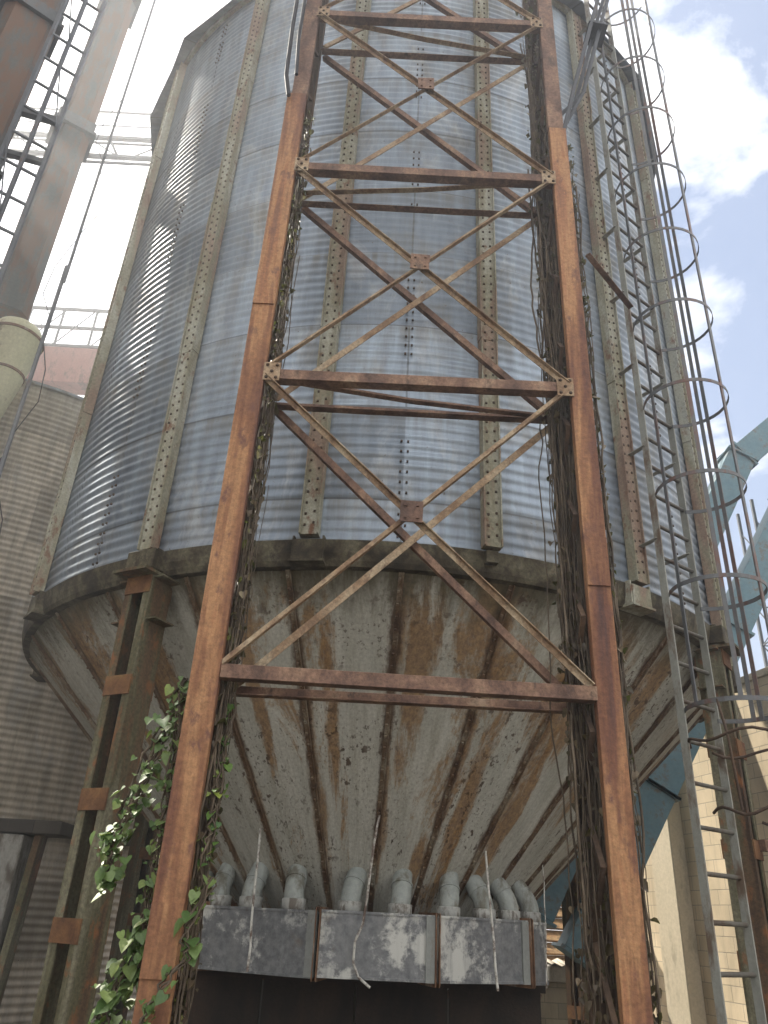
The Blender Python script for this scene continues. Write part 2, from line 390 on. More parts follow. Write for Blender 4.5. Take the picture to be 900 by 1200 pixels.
top = [pol(j * 360 / n - 8, .4, 14.5) for j in range(n)]
roof.add(ring + mid + top, [(a * n + j, a * n + (j + 1) % n, (a + 1) * n + (j + 1) % n, (a + 1) * n + j) for a in (0, 1) for j in range(n)])
ro = roof.build('roof', 'roof', silo)
sm = ro.modifiers.new('thickness', 'SOLIDIFY'); sm.thickness = .012
MB().lathe([(.42, 14.46), (.42, 14.85), (.5, 14.9), (.02, 15.1)], (0, 9.6, 0), 24).build('roof_cap', 'roof', ro)
rim = MB().lathe([(4.14, 12.62), (4.19, 12.62), (4.19, 12.74), (4.14, 12.74), (4.14, 12.62)], (0, 9.6, 0), 108, smooth=False)
rim.build('top_angle', 'stiff', silo)
# ring beam
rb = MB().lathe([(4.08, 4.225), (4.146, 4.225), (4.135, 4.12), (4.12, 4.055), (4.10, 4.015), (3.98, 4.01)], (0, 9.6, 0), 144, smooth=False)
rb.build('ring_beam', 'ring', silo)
for phi in [-53, -28, -8, 12, 32, 52] + [72 + 20 * k for k in range(11)]:
    b = MB(); t = .012; o = radial(phi); rt = tang(phi); r0 = RS + .012
    jl = random.uniform(-.004, .004)
    z = 4.24; j = 0
    while z < 12.6:                                               # lengths of channel butted at splices
        z2 = min(z + 2.1, 12.62)
        w = .155 + .012 * (j % 2)
        h_ = w / 2; e_ = .003 * (j % 2); b.extrude([(-h_, 0), (h_, 0), (h_, .095 + e_), (h_ - .012, .095 + e_), (h_ - .012, .072), (-h_ + .012, .072), (-h_ + .012, .095 + e_), (-h_, .095 + e_)], pol(phi, r0, z) + rt * jl, pol(phi, r0, z2 - .006) + rt * jl, up=o)
        z = z2; j += 1
    st = b.build('stiffener', 'stiff', silo)
    if phi < 75:
        bl = MB(); zz = 4.32
        while zz < 12.5:
            for s_ in (-.035, .035):
                bl.box(pol(phi, r0 + .076, zz + (.02 if s_ > 0 else 0)) + rt * s_, (.017, .012, .017), rotz(phi))
            zz += .1
        bl.build('bolt_row', 'darkrust', st)['kind'] = 'stuff'
    # bracket shoe under the stiffener
    m = rotz(phi); sh = MB(); c0 = 4.08
    sh.box(pol(phi, c0 + .05, 4.02), (.28, .17, .02), m)
    for s_ in (-.12, .12): sh.box(pol(phi, c0 + .045, 4.135) + rt * s_, (.016, .13, .206), m)
    sh.box(pol(phi, c0 + .112, 4.12), (.222, .014, .17), m)
    if phi == 12: sh = MB().box(pol(phi, 4.17, 4.16), (.10, .06, .10), m)
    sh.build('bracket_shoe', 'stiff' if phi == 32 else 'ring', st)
# bolted lap joints between the stiffeners, staggered from course to course
for k in range(-4, 5):
    phi = 2 + 20 * k; b = MB(); row = 0; z = 4.25
    while z < 12.6:
        if row % 2 == (k % 2):
            zz = z
            while zz < min(z + .9, 12.6):
                for s_ in (-.028, .028): b.box(pol(phi, RS + .012, zz + .025) + tang(phi) * s_, (.017, .014, .017), rotz(phi))
                zz += .1 if random.random() > .06 else .2
        z += .92; row += 1
    b.build('bolt_row', 'darkrust', silo)['kind'] = 'stuff'
# hopper
CZ0, CR0 = 4.03, 4.045
def cone_r(z): return CR0 - (CZ0 - z)
hp = MB(); prof = [(cone_r(CZ0 - i * .05), CZ0 - i * .05) for i in range(0, 76)]
hp.lathe(prof, (0, 9.6, 0), 168)
hp.v = [(x + .006 * math.sin(7 * z + 11 * x), y + .006 * math.sin(9 * z + 5 * x), z) for x, y, z in hp.v]
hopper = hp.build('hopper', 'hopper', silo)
for k in range(28):
    phi = 2.3 + k * 360 / 28; nrm = (radial(phi) + Vector((0, 0, -1))).normalized()
    b = MB(); d0 = pol(phi, cone_r(4.02), 4.02) + nrm * .004; d1 = pol(phi, cone_r(.9), .9) + nrm * .004
    b.bar(d0, d1, .04, .010, nrm)
    b.bar(d0 + tang(phi) * .02 + nrm * .014, d1 + tang(phi) * .012 + nrm * .014, .008, .016, nrm)
    L = (d1 - d0).length; q = int(L / .11)
    for i in range(q):
        p = d0.lerp(d1, (i + .5) / q); b.box(p - tang(phi) * .008 + nrm * .012, (.02, .02, .02), rotz(phi) @ Matrix.Rotation(R(45), 3, 'X'))
    b.build('hopper_seam', 'seam', hopper)
MB().lathe([(.36, .32), (.42, .32), (.42, .10), (.3, .10), (.3, .0)], (0, 9.6, 0), 28, smooth=False).build('outlet', 'darkrust', hopper)
# support columns: two channels with batten plates
for phi in (-28, 52, 132, 232):
    c = MB(); o = radial(phi); rt = tang(phi); RC = 4.08; wd, dp = .27, .24
    for s_ in (-1, 1):
        # channel web faces sideways, lips turned inwards
        base = pol(phi, RC, 0) + rt * (s_ * wd / 2); topp = pol(phi, RC, 4.035) + rt * (s_ * wd / 2)
        c.channel(base, topp, dp, .075, .014, up=rt * (-s_))
    c.box(pol(phi, RC, .0125), (.42, .40, .025), rotz(phi)); c.box(pol(phi, RC + .06, 4.005), (.36, .40, .024), rotz(phi))
    colm = c.build('support_column', 'column', silo)
    for face in (1, -1):
        z = .60
        while z < 4.0:
            MB().box(pol(phi, RC + face * (dp / 2 + .007), z), (wd - .01, .012, .15), rotz(phi)).build('batten_plate', 'batten', colm)
            z += .83
    for s_ in (-1, 1):                                            # stiffening shelves on the outer web near the head
        for z in (3.62, 3.98):
            MB().box(pol(phi, RC, z) + rt * (s_ * (wd / 2 + .052)), (.10, dp - .02, .014), rotz(phi)).build('head_plate', 'column', colm)
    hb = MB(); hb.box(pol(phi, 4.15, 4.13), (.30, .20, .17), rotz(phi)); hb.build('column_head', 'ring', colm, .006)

# ------------------------------------------------------------------ aeration duct ring
duct = thing('aeration_duct', 'faceted zinc ring duct with white stained panels and bent grey pipes under the hopper', 'air duct', (0, 9.6, 1.12))
DO, DI, DZ0, DZ1 = 2.25, 1.88, 1.15, 1.63
fl = [42.5, 16.5, -9.5, -41, -67, -93, -119, -145, -171]
for i, a0 in enumerate(fl):
    a1 = fl[i - 1] if i else 50; g_ = .22; hf = (a1 - a0) / 2
    b = MB(); dz = random.uniform(-.006, .006)
    P = []
    for a in (a0 + g_, a1 - g_):
        for r_, z in ((DO, DZ0), (DO, DZ1), (DI, DZ1), (DI, DZ0)): P.append(pol(a, r_, z + dz))
    b.add(P, [(0, 4, 5, 1), (1, 5, 6, 2), (2, 6, 7, 3), (3, 7, 4, 0), (0, 1, 2, 3), (7, 6, 5, 4)])
    # folded lips along the long edges
    for z in (DZ0 + .012, DZ1 - .012): b.bar(P[0 if z < 1.3 else 1] + radial(a0 + hf) * .006, P[4 if z < 1.3 else 5] + radial(a0 + hf) * .006, .012, .02, (0, 0, 1))
    seg = b.build('duct_segment', 'duct', duct)
    if i:                                                         # slip sleeve beside the joint
        p = pol(a1 - 1.3, DO, (DZ0 + DZ1) / 2) + radial(a0 + hf) * .001
        MB().box(p, (.085, .02, DZ1 - DZ0 + .012), rotz(a0 + hf)).build('sleeve', 'collar' if i == 4 else 'perf', seg)
    f = MB(); m = rotz(a0)
    for dt in (-.018, .018):
        p = pol(a0, (DO + DI) / 2, (DZ0 + DZ1) / 2) + tang(a0) * dt
        f.box(p + radial(a0) * ((DO - DI) / 2 + .014), (.008, .05, DZ1 - DZ0 + .05), m); f.box(p + Vector((0, 0, (DZ1 - DZ0) / 2 + .012)), (.008, DO - DI + .06, .045), m); f.box(p - Vector((0, 0, (DZ1 - DZ0) / 2 + .012)), (.008, DO - DI + .06, .045), m)
    f.build('flange', 'flange', seg)
for phi in [51.0, 41.3, 32.3, 21.6, 9.0, -3.3, -17.3, -29.5, -40] + [-52 - 12.4 * k for k in range(9)]:
    r0 = 2.065; pr = .089
    side = tang(phi) * random.uniform(-.03, .03)
    o = radial(phi); p0 = pol(phi, r0, DZ1 + .06)
    pts = [p0]; tilt = random.uniform(33, 41)
    bend = 9; br_ = .20
    base = p0 + Vector((0, 0, .03))
    for i in range(bend + 1):
        a = R(tilt) * i / bend
        pts.append(base - o * (br_ * (1 - math.cos(a))) + Vector((0, 0, br_ * math.sin(a))) + side * i / bend)
    d = (pts[-1] - pts[-2]).normalized()
    pts.append(pts[-1] + d * .24)
    e = MB().tube(pts, pr, 18).build('elbow_pipe', 'pipe', duct)
    cb = MB().lathe([(pr + .004, DZ1 - .005), (pr + .016, DZ1 + .0), (pr + .016, DZ1 + .085), (pr + .004, DZ1 + .092), (pr - .01, DZ1 + .092)], (p0.x, p0.y, 0), 20)
    cb.build('collar', 'collar', e)
    q = pts[-2] + d * .03
    MB().tube([q - d * .012, q + d * .012], pr + .008, 18).build('clamp_band', 'pipe', e)
for (a, z0, p1, bend_) in ((-24.8, 2.27, (-.92, 7.37, 1.16), 0), (2.2, 2.40, (-.03, 7.31, 1.13), 1), (29.5, 2.19, (1.13, 7.33, 1.12), 0), (54.0, 2.15, (1.68, 8.0, 1.12), 0)):
    top_ = pol(a, cone_r(z0) + .01, z0); p1 = Vector(p1)
    pts = [top_.lerp(p1, i / 6) + Vector((random.uniform(-.008, .008), 0, 0)) for i in range(7)]
    if bend_:
        pts[-2] = Vector((-.052, 7.30, 1.42)); pts[-1] = Vector((-.057, 7.30, 1.27)); pts += [Vector((-.01, 7.30, 1.17)), Vector((.09, 7.31, 1.10))]
    MB().tube(pts, .011 if a < 40 else .006, 7).build('hanger_rod', 'rod', duct)

# ------------------------------------------------------------------ lattice tower in front of the silo
tower = thing('lattice_tower', 'rusty orange steel lattice tower with X bracing standing in front of the silo', 'steel tower', (.18, 4.7, 0))
XL, XR, YF, YB, HT = -1.01, 1.39, 4.5, 4.9, 13.9
LV = [2.85, 5.08, 7.33, 9.62, 11.88]
def leg(x, y, w, zt, mat, face, spl=()):
    b = MB(); d = .07
    b.channel((x, y, 0), (x, y, zt), w, d, .011, up=(0, face, 0))
    l = b.build('leg', mat, tower, .003)
    for z in spl:
        MB().box((x, y - face * .007, z), (w * .97, .012, .34), None).build('splice_plate', mat, l)
    MB().box((x, y + face * .05, .012), (w + .14, .3, .024)).build('base_plate', 'darkrust', l)
    return l
leg(XL, YF, .172, 8.32, 'orange', 1, (1.45, 5.9))
leg(XR, YF, .150, 8.02, 'orange', 1, (3.7,))
# upper lengths sit a little back from the lower ones
for x, z0, w in ((XL + .02, 8.325, .145), (XR - .01, 8.025, .14)):
    MB().channel((x, YF + .014, z0), (x, YF + .014, HT), w, .06, .010, up=(0, 1, 0)).build('leg', 'brown', tower, .003)
leg(XL + .02, YB, .17, HT, 'darkrust', -1)
leg(XR - .06, YB, .17, HT, 'darkrust', -1)
for x in (XL, XR - .03):                                          # lacing between front and rear leg, both sides
    for s_ in (-1, 1):
        px = x + s_ * .072
        pts = [(px, (YF + .055) if k % 2 else (YB - .055), .1 + .36 * k) for k in range(38)]
        b = MB().tube(pts, .022, 4, smooth=False)
        b.build('lacing', 'darkrust', tower)
def bolt(b, p, y): b.box((p[0], y, p[1]), (.02, .02, .02))
for i, z in enumerate(LV):
    d = random.uniform(-.012, .012)
    MB().angle((XL + .09, YF - .006, z - .045 + d), (XR - .07, YF - .006, z - .045 - d), .085, .009, up=(0, 0, 1), fx=-1).build('cross_beam', 'brown', tower, .002)
    MB().angle((XL + .09, YB + .006, z - .045), (XR - .14, YB + .006, z - .045), .07, .008, up=(0, 0, 1), fx=1).build('cross_beam', 'brown', tower, .002)
    # plan diagonal, sagging a little
    a, b_ = ((XL + .1, YF + .06, z - .03), (XR - .17, YB - .06, z - .05)) if i % 2 else ((XL + .1, YB - .05, z + .04), (XR - .08, YF + .06, z + .0))
    a, b_ = Vector(a), Vector(b_); m_ = (a + b_) / 2 - Vector((0, 0, .03))
    q = MB(); q.angle(a, m_, .05, .007); q.angle(m_, b_, .05, .007); q.build('plan_brace', 'brace' if i != 1 else 'brown', tower)
for i in range(len(LV) - 1):
    z0, z1 = LV[i], LV[i + 1]; xm = (XL + XR) / 2 - .01; zm = (z0 + z1) / 2
    lft, rgt = XL + .10, XR - .085
    for (xa, za, xb, zb, yy, fx) in ((lft, z1 - .02, rgt, z0 + .04, YF + .012, 1), (lft, z0 + .04, rgt, z1 - .02, YF + .02, -1)):
        jb = MB(); jb.angle((xa, yy, za), (xb, yy, zb), .040, .006, up=(0, -1, 0), fx=fx)
        jb.build('diagonal_brace', 'brace', tower)
    gp = MB(); gp.box((xm, YF - .055, zm), (.150, .010, .155), Matrix.Rotation(R(random.uniform(-3, 3)), 3, 'Y'))
    for sx in (-.04, .04):
        for sz in (-.045, .045): gp.box((xm + sx, YF - .064, zm + sz), (.018, .012, .018))
    gp.build('gusset_plate', 'brown', tower)
    for (xa, za, xb, zb, yy, m_, fx) in ((XL + .11, z1 - .04, XR - .15, z0 + .06, YB + .022, 'brown', 1), (XL + .11, z0 + .04, XR - .15, z1 - .06, YB - .045, 'brace', -1)):
        MB().angle((xa, yy, za), (xb, yy, zb), .052, .008, up=(0, 1, 0), fx=fx).build('diagonal_brace', m_, tower)
    for x, y, fx in ((XL + .15, YF - .014, 1), (XR - .13, YF - .014, -1)):
        MB().box((x - fx * .01, y, z1 + .0), (.12, .007, .16)).build('gusset_plate', 'brace', tower)
        for bx, bz in ((-.035, -.055), (.035, -.055), (-.035, .055), (.035, .055), (0, 0)): MB().lathe([(.0, .011), (.008, .011), (.013, .007), (.013, 0)], (0, 0, 0), 6, smooth=False).at_face((x - fx * .01 + bx, y - .0036, z1 + bz)).build('bolt', 'darkrust', tower)
# conduits at the left leg head and a sloping twin spout by the right leg
cd = thing('conduit_pair', 'thin dark conduits rising beside the upper left leg of the rusty tower', 'conduit', (-1.1, 4.45, 8.25))
MB().tube([(-1.075, 4.46, 8.22), (-1.125, 4.45, 8.5), (-1.145, 4.45, 9.3), (-1.15, 4.45, 13.5)], .020, 8).build('conduit', 'black', cd)
MB().tube([(-1.03, 4.44, 8.5), (-1.065, 4.44, 9.1), (-1.075, 4.44, 13.5)], .017, 8).build('conduit', 'black', cd)
tw = thing('twin_spout', 'dark slanting twin spout pipes leaning away from the upper right tower leg', 'pipe', (1.45, 4.5, 7.9))
for k, (x, y) in enumerate(((0, 0), (.10, .05), (.05, .16))):
    MB().tube([(1.44 + x * .6, 4.52 + y, 7.95 + .25 * k), (1.60 + x, 4.54 + y, 8.7), (1.95 + x, 4.62 + y, 10.2), (2.6 + x, 4.8 + y, 12.8)], .020, 8).build('spout_pipe', 'spout', tw)
for f_ in (.28, .62):
    p = Vector((1.60, 4.54, 8.7)).lerp(Vector((2.6, 4.8, 12.8)), f_); MB().box(p + Vector((.06, .09, 0)), (.20, .24, .02), Matrix.Rotation(R(14), 3, 'Y')).build('clamp', 'spout', tw)
MB().angle((1.56, 4.62, 6.55), (1.98, 4.9, 6.25), .05, .006).build('stay_bracket', 'brown', tower)

# ------------------------------------------------------------------ ladder with cage
lad = thing('caged_ladder', 'tall grey steel ladder with round safety cage fixed to the right side of the silo', 'ladder', (2.56, 6.02, 0))
LL, LR, LT = pol(32.5, 4.4, 0), pol(38.6, 4.4, 0), 14.2
def up(v, z): return Vector((v.x, v.y, z))
for p in (LL, LR):
    MB().bar(up(p, .05), up(p, LT), .014, .065, radial(35.5)).build('rail', 'ladder', lad)
for k in range(46):
    z = .46 + .305 * k
    if z > LT - .1: break
    MB().tube([up(LL, z), up(LR, z)], .017, 8).build('rung', 'rung', lad)
oc = radial(35.5); hc = (LL + LR) / 2 + oc * .32
def hoop_pts(z, rad, c, gap=38):
    out = []
    for i in range(29):
        a = R(180 + gap + (360 - 2 * gap) * i / 28)
        out.append(up(c, z) + oc * (rad * math.cos(a)) + tang(35.5) * (rad * math.sin(a)))
    return out
hz = [3.12 + .945 * k for k in range(12)]
for k, z in enumerate(hz):
    w = random.uniform(-.012, .012)
    pts = [up(LR if True else LL, z)] + [p for p in hoop_pts(z + w, .37, hc)][::1] + [up(LL, z)]
    h0 = hoop_pts(z + w, .37, hc); s_first = LL if (h0[0] - up(LL, z)).length < (h0[0] - up(LR, z)).length else LR
    s_last = LR if s_first is LL else LL
    b = MB()
    P = [up(s_first, z)] + h0 + [up(s_last, z)]
    for p, q in zip(P[:-1], P[1:]): b.bar(p, q + (q - p) * .03, .006, .034, (0, 0, 1))
    b.build('cage_hoop', 'hoop', lad)
for a in (-108, -54, 0, 54, 91, 101):
    p = hc + oc * (.363 * math.cos(R(a))) + tang(35.5) * (.363 * math.sin(R(a)))
    MB().bar(up(p, 3.1), up(p, 13.9), .034, .010, (p - hc).normalized()).build('cage_bar', 'hoop', lad)
# flared, bent cage mouth
for z, rad in ((2.86, .42), (2.36, .36)):
    c_ = hc + oc * .06; h0 = hoop_pts(z, rad, c_, 20 if z > 2.5 else 60)
    MB().tube([p + Vector((0, 0, .03 * math.sin(i * .9))) for i, p in enumerate(h0)], .011, 7).build('cage_hoop', 'darkrust', lad)
for a in (-80, -20, 30, 75):
    c_ = hc + oc * .06; d = oc * math.cos(R(a)) + tang(35.5) * math.sin(R(a))
    MB().tube([up(hc + d * .365, 3.12), up(c_ + d * .42, 2.86), up(c_ + d * .365, 2.36 - (.12 if a == 30 else 0))], .010, 7).build('cage_bar', 'darkrust', lad)
for k in range(10):
    z = 4.6 + .945 * k
    for p in (LL, LR):
        d = (p - Vector((0, 9.6, 0))).normalized()
        MB().bar(up(p, z), up(p - d * .26, z - .02), .05, .008, (0, 0, 1)).build('stand_off', 'ladder', lad)
tb = MB().bar((3.36, 7.02, 2.30), (5.45, 8.3, 2.36), .07, .09, (0, 0, 1))
tag(tb.build('tie_beam', 'brown', None), 'short rusty horizontal beam running from the right silo column towards the block wall', 'beam')

# ------------------------------------------------------------------ blue-green chutes behind the silo
def chute(name, label, pts, w, extra=None):
    t = thing(name, label, 'chute', pts[-1])
    for i in range(len(pts) - 1):
        p, q = Vector(pts[i]), Vector(pts[i + 1]); d = (q - p).normalized()
        b = MB(); b.bar(p + d * .03, q - d * .03, w, w, (0, 0, 1)); b.build('chute_section', 'teal', t, .006)
        L = (q - p).length; k = max(1, int(L / 2.6))
        for j in range(k + 1):
            c = p.lerp(q, j / k); f = MB(); f.bar(c - d * .022, c + d * .022, w + .10, w + .10, (0, 0, 1)); f.build('flange', 'teal', t)
    return t
chute('grain_chute', 'upper blue-green square chute with an elbow, disappearing behind the silo', [(15.5, 13.2, 17.4), (8.4, 12.5, 11.2), (6.66, 12.3, 9.6), (2.42, 12.3, 1.75)], .50)
chute('grain_chute', 'lower blue-green square chute sloping across the block wall down behind the tower', [(13.5, 12.0, 18.99), (4.27, 12.0, 3.48), (2.93, 12.0, 1.25)], .50)
ms = thing('lattice_mast', 'thin grey lattice mast behind the ladder cage at the right', 'mast', (7.2, 12.9, 0))
mp = [(7.0, 12.7), (7.6, 12.7), (7.6, 13.3), (7.0, 13.3)]
for x, y in mp: MB().bar((x, y, 0), (x, y, 9.0), .05, .05, (1, 0, 0)).build('mast_leg', 'steel', ms)
for i in range(4):
    p, q = mp[i], mp[(i + 1) % 4]
    MB().tube([((*p, .3 + .75 * k) if k % 2 else (*q, .3 + .75 * k)) for k in range(12)], .014, 4, smooth=False).build('mast_lacing', 'steel', ms)
    for k in range(11): MB().bar((*p, .3 + .75 * k), (*q, .3 + .75 * k), .02, .02).build('mast_rung', 'steel', ms)

# ------------------------------------------------------------------ block wall on the right
wp0, wp1 = Vector((6.85, 5.2, 0)), Vector((4.45, 15.5, 0)); wd = (wp1 - wp0).normalized(); wn = Vector((-wd.y, wd.x, 0))
ang = math.atan2(wd.y, wd.x)
bw = thing('block_wall', 'sunlit cream painted block wall with piers, standing behind the ladder', 'wall', wp0)
bw.rotation_euler = (0, 0, ang)
def wallpiece(name, m, x0, x1, y0, y1, z0, z1, parent, bev=0):
    b = MB(); b.box(((x0 + x1) / 2, (y0 + y1) / 2, (z0 + z1) / 2), (x1 - x0, y1 - y0, z1 - z0))
    b.v = [Vector(v) + wp0 for v in b.v]                           # build() takes the root offset away again
    return b.build(name, m, parent, bev)
LW = (wp1 - wp0).length
wallpiece('wall_face', 'wall', 0, LW, -.2, 0, 0, 4.92, bw)
wallpiece('coping', 'plaster', -.02, LW + .02, -.24, .03, 4.922, 5.03, bw, .01)
for x in (1.0, 4.6, 8.35): wallpiece('pier', 'plaster', x - .3, x + .3, .002, .26, 0, 4.915, bw, .015)

# ------------------------------------------------------------------ things behind the hopper
b = MB().box((.2, 14.0, .40), (4.4, .25, .80)); tag(b.build('boundary_wall', 'darkwall'), 'low block wall behind the hopper, its dark colour standing for shade under the duct', 'wall')  # added wall, coloured dark for the shaded space under the hopper
b = MB().box((3.15, 13.7, .43), (1.45, .25, .86)); b.v = [v for v in b.v]
lw = b.build('boundary_wall', 'lowwall'); tag(lw, 'low pale concrete block wall at the right of the dark wall, below the blue chute', 'wall')
b = MB().box((3.2, 13.6, .99), (.75, .5, .22)); tag(b.build('concrete_block', 'concrete', None, .02), 'dark concrete block lying on the low pale block wall', 'block')
b = MB()
for i in range(24):
    x = 2.85 + i * .05; b.add([(x, 13.2, 1.115 + .02 * math.sin(i * 1.57)), (x + .05, 13.2, 1.115 + .02 * math.sin((i + 1) * 1.57)), (x + .05, 14.2, 1.18 + .02 * math.sin((i + 1) * 1.57)), (x, 14.2, 1.18 + .02 * math.sin(i * 1.57))], [(0, 1, 2, 3)], True)
o = b.build('corrugated_sheet', 'old_sheet'); q = o.modifiers.new('thickness', 'SOLIDIFY'); q.thickness = .004
tag(o, 'small corrugated sheet lying on top of the dark concrete block', 'roof sheet')
ps = thing('pit_shade_screen', 'dark steel screen added below the ring duct to stand for the shade there', 'screen', (-.1, 8.35, 0))  # screen added to fill the shaded gap below the duct
for i in range(4): MB().box((-1.32 + i * .86, 8.35, .54), (.84, .04, 1.08)).build('screen_plate', 'pitshade', ps)
MB().box((-.03, 8.32, 1.09), (3.5, .09, .06)).build('top_rail', 'pitshade', ps)
pl_ = thing('lean_to_roof', 'sunlit lean-to roof of lapped brown planks seen between the hopper and the right tower leg', 'roof', (3.5, 15.0, 0))
rr_ = Matrix.Rotation(R(38), 3, 'X')
for k in range(13):
    f = k / 12; y = 13.75 + 1.75 * f; zc = .95 + 2.1 * f
    MB().box((3.45 + random.uniform(-.08, .08), y, zc), (1.75, .24, .035), Matrix.Rotation(R(random.uniform(-1.2, 1.2)), 3, 'Y') @ rr_).build('plank', 'timber', pl_, .004)
for x in (2.75, 4.1): MB().bar((x, 13.72, .84), (x, 15.55, 3.04), .07, .09).build('rafter', 'timber', pl_)
for x in (2.75, 4.1): MB().bar((x, 15.5, 0), (x, 15.5, 2.9), .09, .09, (0, 1, 0)).build('post', 'timber', pl_)
pp = thing('perforated_panel', 'small grey perforated panel standing by the low pale wall under the duct', 'panel', (2.35, 13.35, 0))
b = MB().box((2.33, 13.4, .36), (.30, .03, .72)); b.build('panel_sheet', 'perf', pp)
b = MB()
for i in range(4):
    for j in range(9): b.lathe([(.0, 0), (.018, 0)], (0, 0, 0), 8); k = len(b.v) - 16; b.v[k:] = [(2.24 + i * .06 + v[0], 13.380, .30 + j * .05 + v[1]) for v in b.v[k:]]
b.build('hole_pattern', 'black', pp)['kind'] = 'stuff'
b = MB().tube([(2.62, 13.4, .0), (2.60, 13.42, .4), (2.64, 13.4, .78)], .03, 8); b.tube([(2.5, 13.38, .1), (2.7, 13.36, .72)], .022, 8)
tag(b.build('rusty_pipe_offcut', 'brown'), 'rusty pipe offcuts leaning beside the grey perforated panel', 'pipe')

# ------------------------------------------------------------------ second silo on the left
ls = thing('grain_silo', 'dull brownish corrugated silo in the left background, cut by the photo edge', 'silo', (-7.92, 14.6, 0))
lc = (-7.92, 14.6)
corrugated(4.6, 2.5, 9.2, 150, (lc[0], lc[1], 0), 6, .013).build('silo_wall', 'old_sheet', ls)
corrugated(4.54, 0.0, 2.4, 150, (lc[0], lc[1], 0), 6, .013).build('skirt_wall', 'old_sheet', ls)
MB().lathe([(4.5, 2.40), (4.68, 2.40), (4.68, 2.50), (4.5, 2.50)], (lc[0], lc[1], 0), 120, smooth=False).build('ledge_ring', 'ring', ls)
MB().lathe([(4.66, 9.16), (4.66, 9.21), (4.5, 9.26), (.4, 10.75)], (lc[0], lc[1], 0), 120, smooth=False).build('roof', 'roof', ls)
for k in range(24):
    phi = ((15 * k + 180) % 360) - 180
    if not -90 < phi < 120: continue
    for i in range(16):
        if (k * 7 + i * 3) % 23 == 0: MB().box(pol(phi, 4.62, 2.75 + .4 * i, lc), (.05, .02, .36), rotz(phi)).build('lap_strip', 'ring', ls)
cp = thing('concrete_post', 'broken stained concrete post with rusty edge at the lower left edge of the photo', 'post', (-3.85, 9.2, 0))
b = MB(); b.extrude([(-.17, -.15), (.17, -.15), (.19, .15), (-.17, .17)], (-3.86, 9.2, 0), (-3.84, 9.2, 2.22)); b.build('post_body', 'concrete', cp, .015)
b = MB(); b.box((-3.62, 9.2, 1.15), (.07, .2, 2.3), Matrix.Rotation(R(3), 3, 'Y')); b.build('rusty_angle', 'column', cp)
b = MB(); b.box((-4.05, 9.25, 2.30), (1.5, .5, .14)); tag(b.build('lintel_beam', 'darkwall', None, .01), 'dark concrete lintel lying across the broken post at the lower left', 'beam')

# ------------------------------------------------------------------ bucket elevator, top left
el = thing('bucket_elevator', 'grey-green twin trunk bucket elevator with collars rising at the upper left', 'elevator', (-6.0, 8.0, 0))
def at_az(a, d): return Vector((d * math.sin(R(a)), d * math.cos(R(a)), 0))
def trunk(c, rot, w, d, z0, z1, cols):
    b = MB(); m = Matrix.Rotation(R(rot), 3, 'Z'); ch = .14
    P = [(-w/2+ch, -d/2), (w/2-ch, -d/2), (w/2, -d/2+ch), (w/2, d/2-ch), (w/2-ch, d/2), (-w/2+ch, d/2), (-w/2, d/2-ch), (-w/2, -d/2+ch)]
    V = [m @ Vector((x, y, 0)) + Vector((c.x, c.y, z)) for z in (z0, z1) for x, y in P]
    b.add(V, [(i, (i+1) % 8, 8 + (i+1) % 8, 8 + i) for i in range(8)] + [tuple(range(7, -1, -1)), tuple(range(8, 16))])
    t = b.build('trunk', 'trunk', el)
    for z in cols:
        MB().box((c.x, c.y, z), (w + .14, d + .14, .07), m).build('collar_flange', 'trunkdark', t)
        MB().box((c.x, c.y, z + .17), (w + .05, d + .05, .26), m).build('collar', 'trunkdark', t, .01)
c1 = at_az(-33.0, 11.5); trunk(c1, 33, .62, .60, 9.9, 26, (14.3, 18.7, 22.6))
c2 = at_az(-39.6, 9.9); trunk(c2, 38, .80, .58, 3.0, 24, (10.8, 14.4, 17.9))
for z, w in ((11.4, .09), (12.35, .11)): MB().bar(up(c2, z) if False else Vector((c2.x, c2.y, z)), at_az(-34.2, 9.55) + Vector((0, 0, z)), w, w).build('strut', 'trunkdark', el)
fc = at_az(-31.75, 11.3)
fn = thing('cream_cone', 'pale cream painted conical spout with a brown band at the left edge', 'spout', (fc.x, fc.y, 7.7))
MB().lathe([(.0, 9.72), (.20, 9.70), (.33, 9.60), (.395, 9.47), (.40, 9.40), (.385, 9.30), (.255, 8.55), (.12, 7.80), (.0, 7.80)], (fc.x, fc.y, 0), 40).build('cone_body', 'cream', fn)
for r_, z in ((.402, 9.40), (.285, 8.72)): MB().lathe([(r_ - .01, z - .03), (r_ + .010, z - .025), (r_ + .012, z + .012), (r_ - .01, z + .018)], (fc.x, fc.y, 0), 40, smooth=False).build('cone_band', 'flange', fn)
MB().lathe([(.11, 7.82), (.13, 7.78), (.12, 7.5), (.10, 7.5)], (fc.x, fc.y, 0), 24).build('outlet_pipe', 'darkrust', fn)
# clad house added just outside the left edge to shade the silo's left side
hh = thing('shade_house', 'tall dark clad house added just outside the upper left to shade the silo', 'building', (-12, 5.4, 0))
MB().box((-12.0, 4.9, 12), (8.0, 8.0, 24)).build('house_wall', 'cladding', hh)
for i in range(21): MB().box((-7.98, 1.1 + .38 * i, 12), (.05, .07, 23.9)).build('cladding_rib', 'cladding', hh)
MB().box((-12.0, 4.9, 24.1), (8.4, 8.4, .25)).build('house_roof', 'steel', hh)
